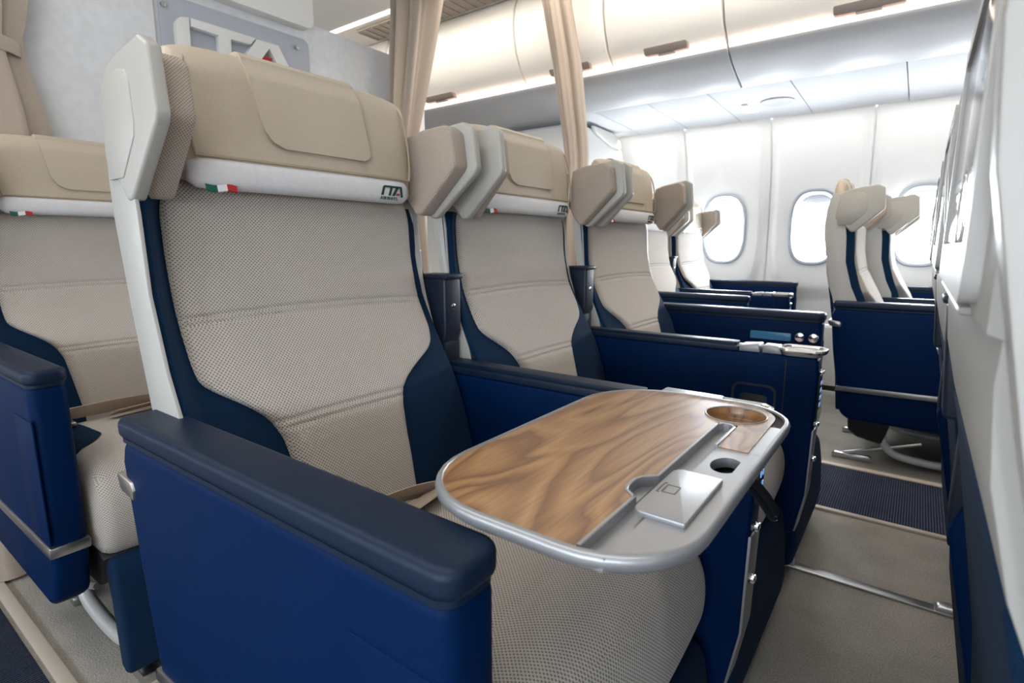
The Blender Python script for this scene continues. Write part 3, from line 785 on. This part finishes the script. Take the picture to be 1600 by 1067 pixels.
single('wall_rear', lambda bm: box(bm, -5.6, -5.55, -1.6, 4.1, 0, 2.4), WALLP, kind='structure')
# side walls: one bay per window, slightly curved, a scooped field round each window and a sunk joint between bays
BW = .535
def wally(z): return lerps(z, [0, .42, .80, 1.0, 1.30, 1.50, 1.66, 1.72], [3.84, 3.865, 3.872, 3.87, 3.835, 3.79, 3.72, 3.69], .06)
def bay(bm, xc, hole):
    z0, z1 = .42, 1.70; nx, nz = 44, 88; zc = 1.015; a, b = .118, .205
    def depth(x, z):
        dx = abs(x) / (.232); dz = (abs(z - 1.20)) / (.60)
        q = (dx ** 5 + dz ** 5) ** .2
        t = min(1, max(0, (q - .90) / .16)); t = t * t * (3 - 2 * t)
        j = .02 * math.exp(-((abs(x) - BW / 2) / .004) ** 2)
        return .030 * t + j
    N = 96
    def sup(k, aa, bb, n=2.9):
        th = 2 * PI * k / N; c, s = math.cos(th), math.sin(th)
        r = (abs(c / aa) ** n + abs(s / bb) ** n) ** (-1 / n); return r * c, r * s
    def rect(k):
        th = 2 * PI * k / N; c, s = math.cos(th), math.sin(th)
        tx = (BW / 2) / abs(c) if abs(c) > 1e-6 else 9
        tz = ((z1 - zc) / s if s > 1e-6 else ((z0 - zc) / s if s < -1e-6 else 9)); t = min(tx, tz)
        return t * c, t * s
    rings = []
    M = 26
    for m in range(M + 1):
        f = m / M
        ring = []
        for k in range(N):
            ax, az = sup(k, a, b); bx, bz = rect(k)
            x = ax + (bx - ax) * f; z = zc + az + (bz - az) * f
            if hole or m > 0: pass
            ring.append((xc + x, wally(z) + depth(x, z) , z))
        rings.append(ring)
    loft(bm, rings, cap=False)
def bay_corners(bm, xc): pass
def window(i, x, side):
    zc = 1.015; N = 64
    yy = (lambda z: wally(z)) if side > 0 else (lambda z: 2 * 1.165 - wally(z))
    def sup(aa, bb, dy, n=2.9):
        out = []
        for k in range(N):
            th = 2 * PI * k / N; c, s = math.cos(th), math.sin(th); r = (abs(c / aa) ** n + abs(s / bb) ** n) ** (-1 / n)
            out.append((x + r * c, yy(zc + r * s) + side * dy, zc + r * s))
        return out
    def ringm(bm): loft(bm, [sup(.1185, .2055, .002), sup(.138, .226, -.002), sup(.142, .230, -.008), sup(.134, .223, -.014), sup(.122, .210, -.010), sup(.114, .200, .012), sup(.106, .189, .075)], cap=False)
    o = single('window_%d' % i, ringm, FRAME, kind='structure')
    def pane(bm):
        A = sup(.1068, .190, .070); B = sup(.1068, .190, .074); loft(bm, [A, B])
    p = single('window_pane', pane, GLASS, parent=o)
    def shade(bm):
        z0, z1 = 1.185, 1.24
        prism(bm, rrect(x - .088, x + .088, 1.165, 1.215, [.045, .045, .004, .004], 5), yy(1.19) + side * .05, yy(1.19) + side * .056, .002, 2)
        box(bm, x - .025, x + .025, yy(1.17) + side * .05 - .004, yy(1.17) + side * .05 + .004, 1.160, 1.170, .002, 2)
    single('window_shade', shade, WALLP, parent=o)
bm = bmesh.new()
for x in WIN_X + [1.06, 1.595]: bay(bm, x, True)
tag(obj('wall_left', finish('wall_left', bm, WALLP, 60)), None, None, None, 'structure')
bm = bmesh.new()
for x in NEAR_X: bay(bm, x, True)
for v in bm.verts: v.co.y = 2 * 1.165 - v.co.y
tag(obj('wall_right', finish('wall_right', bm, WALLP, 60)), None, None, None, 'structure')
for i, x in enumerate(WIN_X): window(i + 1, x, 1)
for i, x in enumerate(NEAR_X): window(len(WIN_X) + i + 1, x, -1)
for nm, s in (('baseboard_left', 1), ('baseboard_right', -1)):
    def low(bm, s=s):
        Y = lambda y: y if s > 0 else 2 * 1.165 - y
        pts = [(3.842, .03), (3.846, .10), (3.858, .30), (3.862, .405), (3.872, .418), (3.92, .42), (3.92, .03)]
        pts = [(Y(a), b) for a, b in pts]
        for k in range(13):
            x0 = -4.8 + BW * k + .03; prism(bm, pts, x0 + .002, x0 + BW - .002, .003, 2, 'x')
    single(nm, low, WALLP, kind='structure')
def ducts(bm):
    for k in range(12): box(bm, -4.5 + BW * k, -4.5 + BW * k + BW - .03, 3.838, 3.86, .012, .045, .004, 2)
single('trim_2', ducts, DARKGAP, kind='structure')
def outer_walls(bm):
    for s in (1, -1):
        Y = (lambda y: y) if s > 0 else (lambda y: 2 * 1.165 - y)
        for x0, x1 in ((-5.6, -2.42 if s > 0 else -3.49), (1.33 if s > 0 else 1.86, 2.3)):
            y0, y1 = sorted((Y(3.86), Y(3.92))); box(bm, x0, x1, y0, y1, .42, 1.72)
        y0, y1 = sorted((Y(3.66), Y(4.1))); box(bm, -5.6, 2.3, y0, y1, 1.70, 2.34)
single('trim_3', outer_walls, WALLP, kind='structure')

# overhead bins along the far windows
BINS = [(-3.85, -2.95), (-2.94, -1.915), (-1.905, -1.375), (-1.365, -.808), (-.798, .27), (.28, 1.35), (1.36, 2.2)]
BP = [(3.62, 1.80), (2.76, 1.80), (2.725, 1.81), (2.665, 1.87), (2.625, 1.95), (2.605, 2.03), (2.60, 2.10), (2.61, 2.17), (2.64, 2.24), (3.62, 2.26)]
blab = ['farthest white overhead bin, behind the first curtain', 'white overhead bin between the two gathered curtains', 'short white overhead bin partly behind the second curtain', 'short white overhead bin just right of the second curtain',
        'long white overhead bin at the top right of the picture', 'overhead bin continuing past the right end of the long one', 'front-most overhead bin beyond the right picture edge']
def bin_latch(bm, xc, w, flipy=False):
    prism(bm, rrect(xc - w / 2, xc + w / 2, 1.812, 1.84, .006, 3), 2.690, 2.72, .003, 2, 'y', lambda x, y, z: (x, y - (z - 1.812) * .9, z))
    box(bm, xc - w * .18, xc + w * .18, 2.695, 2.72, 1.803, 1.815, .002, 2)
for k, (x0, x1) in enumerate(BINS):
    o = single('overhead_bin', lambda bm: prism(bm, BP, x0, x1, .006, 2, 'x'), BINM, blab[k], 'overhead bin', 'overhead bins above the windows', sharp=50)
    lx = {1: -2.55, 2: -1.60, 3: -1.075, 4: -.26}.get(k, (x0 + x1) / 2)
    single('latch', lambda bm: bin_latch(bm, lx, .24 if k != 3 else .21), TAUPE, parent=o)
def valance(bm):
    P = [(2.72, 1.785), (2.735, 1.77), (2.80, 1.735), (2.90, 1.698), (2.985, 1.672), (3.0, 1.672), (3.0, 1.70), (2.80, 1.78), (2.74, 1.795)]
    for x0, x1 in ((-5.5, -.80), (-.792, 2.2)): prism(bm, P, x0, x1, .004, 2, 'x')
single('trim_4', valance, VALANCE, kind='structure', sharp=50)
def strip(bm):
    for x0, x1 in ((-5.5, -.803), (-.789, 2.2)): prism(bm, [(2.70, 1.800), (2.714, 1.783), (2.73, 1.789), (2.735, 1.801)], x0, x1, .002, 2, 'x')
single('light_strip', strip, STRIP, 'glowing warm light strip under the row of overhead bins', 'light strip')
# passenger service panels (underside between valance and wall)
seams = [-4.6, -3.8, -3.0, -2.3, -1.62, -1.30, -.97, -.58, -.13, .45, 1.2, 2.2]
for k in range(len(seams) - 1):
    x0, x1 = seams[k] + .002, seams[k + 1] - .002
    o = single('service_panel', lambda bm: prism(bm, [(3.0, 1.674), (3.70, 1.654), (3.70, 1.69), (3.0, 1.71)], x0, x1, .002, 2, 'x'), PSUM,
        ['white panel under the bins, far rear behind the curtains', 'white panel under the bins, second from the rear', 'white panel under the bins behind the second curtain', 'white panel under the bins above the closet',
         'white panel under the bins meeting the rounded closet top', 'plain white panel left of the speaker panel', 'white service panel with round speaker and reading lights under the bins', 'plain white panel just right of the speaker panel',
         'broad white panel under the bins over the side-on seat', 'white panel under the bins at the right picture edge', 'white panel under the bins beyond the right edge'][k], 'service panel', 'panels under the overhead bins')
    if k == 6:
        zf = lambda y: 1.674 - .02 * (y - 3.0) / .7
        def spk(bm):
            n = 28
            prism(bm, [(-.80 + .075 * math.cos(2 * PI * q / n), 3.34 + .12 * math.sin(2 * PI * q / n)) for q in range(n)], zf(3.34) - .006, zf(3.34) + .01, .002, 2, 'z')
        o2 = None
        single('speaker_grille', lambda bm: disc(bm, (-.70, 3.34, zf(3.34) - .006), .085, .012, 'z', 32, .003), VALANCE, parent=o)
        for y in (3.16, 3.46): single('reading_light', lambda bm: prism(bm, rrect(-.90, -.82, y - .03, y + .03, .01, 3), zf(y) - .005, zf(y) + .01, .002, 2, 'z'), mat('reading_lens', (.9, .9, .9), .2, emit=(1, .97, .9), es=1.2), parent=o)
        single('call_button', lambda bm: box(bm, -.875, -.845, 3.30, 3.33, zf(3.3) - .004, zf(3.3) + .01, .002, 2), TAUPE, parent=o)
# aisle ceiling edge and vent above the far bins
single('ceiling_vent', lambda bm: [box(bm, -3.0 + .0, -1.72, 2.42, 2.60, 2.228, 2.246, .003, 2)] + [box(bm, -3.0 + .064 * k, -2.985 + .064 * k, 2.43, 2.59, 2.224, 2.229) for k in range(20)], TAUPE, 'taupe ventilation grille in the ceiling above the overhead bins', 'vent')
for k, (x0, x1) in enumerate(((-5.2, -3.2), (-3.15, -1.15), (-1.1, .9))):  # glowing panels added to brighten the dark ceiling over the far aisle
    single('ceiling_light', lambda bm: box(bm, x0, x1, 2.09, 2.375, 2.325, 2.339, .004, 2), CEILGLOW, ['warm ceiling light panel far behind the bulkhead', 'warm ceiling light panel above the first curtain', 'warm ceiling light panel over the far aisle'][k], 'ceiling light', 'aisle ceiling lights')
single('trim_5', lambda bm: box(bm, -5.5, 2.2, 2.38, 2.70, 2.24, 2.34, .01, 2), CEIL, kind='structure')
# centre overhead bins above the middle seats
CP = [(.42, 2.03), (.36, 2.06), (.30, 2.16), (.32, 2.34), (2.06, 2.34), (2.08, 2.16), (2.02, 2.06), (1.96, 2.03)]
for k, (x0, x1) in enumerate(((-5.4, -3.4), (-3.39, -1.97), (-1.96, -.6), (-.59, .8), (.81, 2.2))):
    single('centre_bin', lambda bm: prism(bm, CP, x0, x1, .01, 2, 'x'), BINM, ['rear-most centre bin, far behind the bulkhead', 'grey underside of the centre bin above the bulkhead, top left', 'centre bin over the row with the open tray, above the frame', 'centre bin over the front row, above the frame', 'front-most centre bin, above the frame'][k], 'overhead bin', 'centre overhead bins')

# bulkhead with the airline sign
XB = -2.0
def bulk(bm):
    prism(bm, [(.44, .0), (.44, 2.028), (1.374, 2.028), (1.374, 1.753), (2.0, 1.742), (2.0, 0)], XB - .05, XB, .004, 2, 'x')
bk = tag(empty('bulkhead', (0, 0, 0), 'light grey bulkhead wall behind the second row, with the airline sign', 'bulkhead'), None, None)
single('bulkhead_wall', bulk, BULK, parent=bk)
single('side_panel', lambda bm: box(bm, XB - .001, XB + .012, .45, .826, .0, 2.02, .003, 2), BULK, parent=bk)
single('upper_box', lambda bm: prism(bm, rrect(.842, 1.374, 1.713, 2.026, [.004, .004, .004, .03], 5), XB - .001, XB + .05, .006, 2, 'x'), BINM, parent=bk)
sg = empty('airline_sign', (XB, 1.10, 1.48), 'raised white letters ITA on a glossy panel of the bulkhead', 'sign')
def sp(name, fn, m):
    bm = bmesh.new(); fn(bm)
    for v in bm.verts: v.co -= Vector((XB, 1.10, 1.48))
    return obj(name, finish(name, bm, m), sg)
sp('sign_panel', lambda bm: prism(bm, rrect(.842, 1.371, 1.24, 1.684, .025, 5), XB + .001, XB + .009, .002, 2, 'x'), BULK2)
for y, z in ((.854, 1.647), (1.316, 1.644)): sp('screw_cap', lambda bm: disc(bm, (y, z, XB + .008), .008, .012, 'x'), METAL)
d0, d1 = XB + .008, XB + .036
sp('letter_i', lambda bm: prism(bm, [(.880, 1.600), (.893, 1.618), (.920, 1.623), (.914, 1.363), (.876, 1.363)], d0, d1, .002, 2, 'x'), LOGOW)
sp('letter_t', lambda bm: prism(bm, [(.925, 1.624), (1.141, 1.624), (1.123, 1.598), (1.052, 1.596), (1.044, 1.363), (1.005, 1.363), (1.012, 1.596), (.924, 1.598)], d0, d1, .002, 2, 'x'), LOGOW)
sp('letter_a', lambda bm: [prism(bm, [(1.145, 1.621), (1.205, 1.6215), (1.026, 1.384), (.979, 1.384)], d0, d1, .0, 2, 'x'), prism(bm, [(1.178, 1.6215), (1.227, 1.622), (1.368, 1.384), (1.328, 1.384)], d0, d1 - .0002, .0, 2, 'x')], LOGOW)
sp('red_accent', lambda bm: prism(bm, [(1.140, 1.540), (1.168, 1.574), (1.207, 1.576), (1.196, 1.540)], d0, d0 + .014, .001, 2, 'x'), LOGORED)
# closet beside the far windows, seen between the curtain and the wall
single('storage_closet', lambda bm: prism(bm, [(3.02, 0), (3.02, 1.63), (3.05, 1.645), (3.60, 1.635), (3.70, 1.55), (3.78, 1.40), (3.81, 1.2), (3.81, 0)], -2.35, -1.76, .02, 4, 'x'), WALLP, 'white closet wall standing between the second curtain and the window wall', 'closet')
single('closet_cover', lambda bm: prism(bm, [(3.22, 1.650), (3.50, 1.645), (3.60, 1.61), (3.63, 1.585), (3.62, 1.555), (3.50, 1.56), (3.28, 1.61), (3.22, 1.635)], -1.758, -1.735, .006, 3, 'x'), BINM, 'rounded white cover plate at the top of the closet', 'cover plate')
# curtains: gathered cloth, thick folded sections
def curtain(bm, keys, folds, seed, n=96, m=34):
    rnd = random.Random(seed); ph = [rnd.random() * 6.28 for _ in range(4)]
    rings = []
    for i in range(m + 1):
        t = i / m; z = keys[0][2] + (keys[-1][2] - keys[0][2]) * t
        f = [lerp(-z, [-k[2] for k in keys], [k[q] for k in keys]) for q in (0, 1, 3, 4)]
        r = []
        for k in range(n):
            a = 2 * PI * k / n
            w = 1 + .26 * math.sin(folds * a + ph[0] + .5 * t) + .10 * math.sin((folds * 2 + 1) * a + ph[1] - t) + .02 * math.sin(9 * t + a * 3 + ph[2])
            r.append((f[0] + f[3] * math.sin(a) * w, f[1] + f[2] * math.cos(a) * w, z))
        rings.append(r)
    loft(bm, rings)
single('curtain', lambda bm: curtain(bm, [(-1.91, 1.885, 2.022, .120, .05), (-1.91, 1.86, 1.85, .105, .048), (-1.91, 1.795, 1.51, .078, .045), (-1.91, 1.77, 1.385, .064, .042), (-1.91, 1.79, .9, .09, .045), (-1.91, 1.81, .0, .10, .045)], 7, 1), CURTAIN, 'beige curtain gathered at the right end of the grey bulkhead', 'curtain', 'beige cabin curtains', sharp=70)
single('curtain', lambda bm: curtain(bm, [(-1.5, 2.38, 2.33, .085, .045), (-1.5, 2.385, 2.08, .085, .045), (-1.5, 2.505, 1.79, .092, .045), (-1.5, 2.61, 1.40, .08, .042), (-1.5, 2.615, 1.3, .07, .04), (-1.5, 2.60, .9, .08, .042), (-1.5, 2.60, .008, .09, .042)], 5, 2), CURTAIN, 'beige curtain hanging in front of the overhead bins, drawn toward the window side', 'curtain', 'beige cabin curtains', sharp=70)
cl = empty('curtain', (0, 0, 0), 'beige curtain with a tie band at the left picture edge', 'curtain', 'beige cabin curtains')
single('curtain_cloth', lambda bm: curtain(bm, [(-1.935, .32, 2.022, .17, .035), (-1.935, .348, 1.525, .122, .035), (-1.935, .358, 1.41, .09, .032), (-1.935, .364, 1.225, .115, .035), (-1.935, .353, .010, .155, .035)], 6, 3), CURTAIN, parent=cl, sharp=70)
def tie(bm):
    n = 40; P = [(-1.935 + .047 * math.sin(2 * PI * k / n), .358 + .112 * math.cos(2 * PI * k / n), 1.41 - .012 * math.cos(2 * PI * k / n)) for k in range(n)]
    tube(bm, P, 0, closed=True, flat=(.018, .003, (0, 0, 1)))
single('tie_band', tie, CURTAIN, parent=cl)
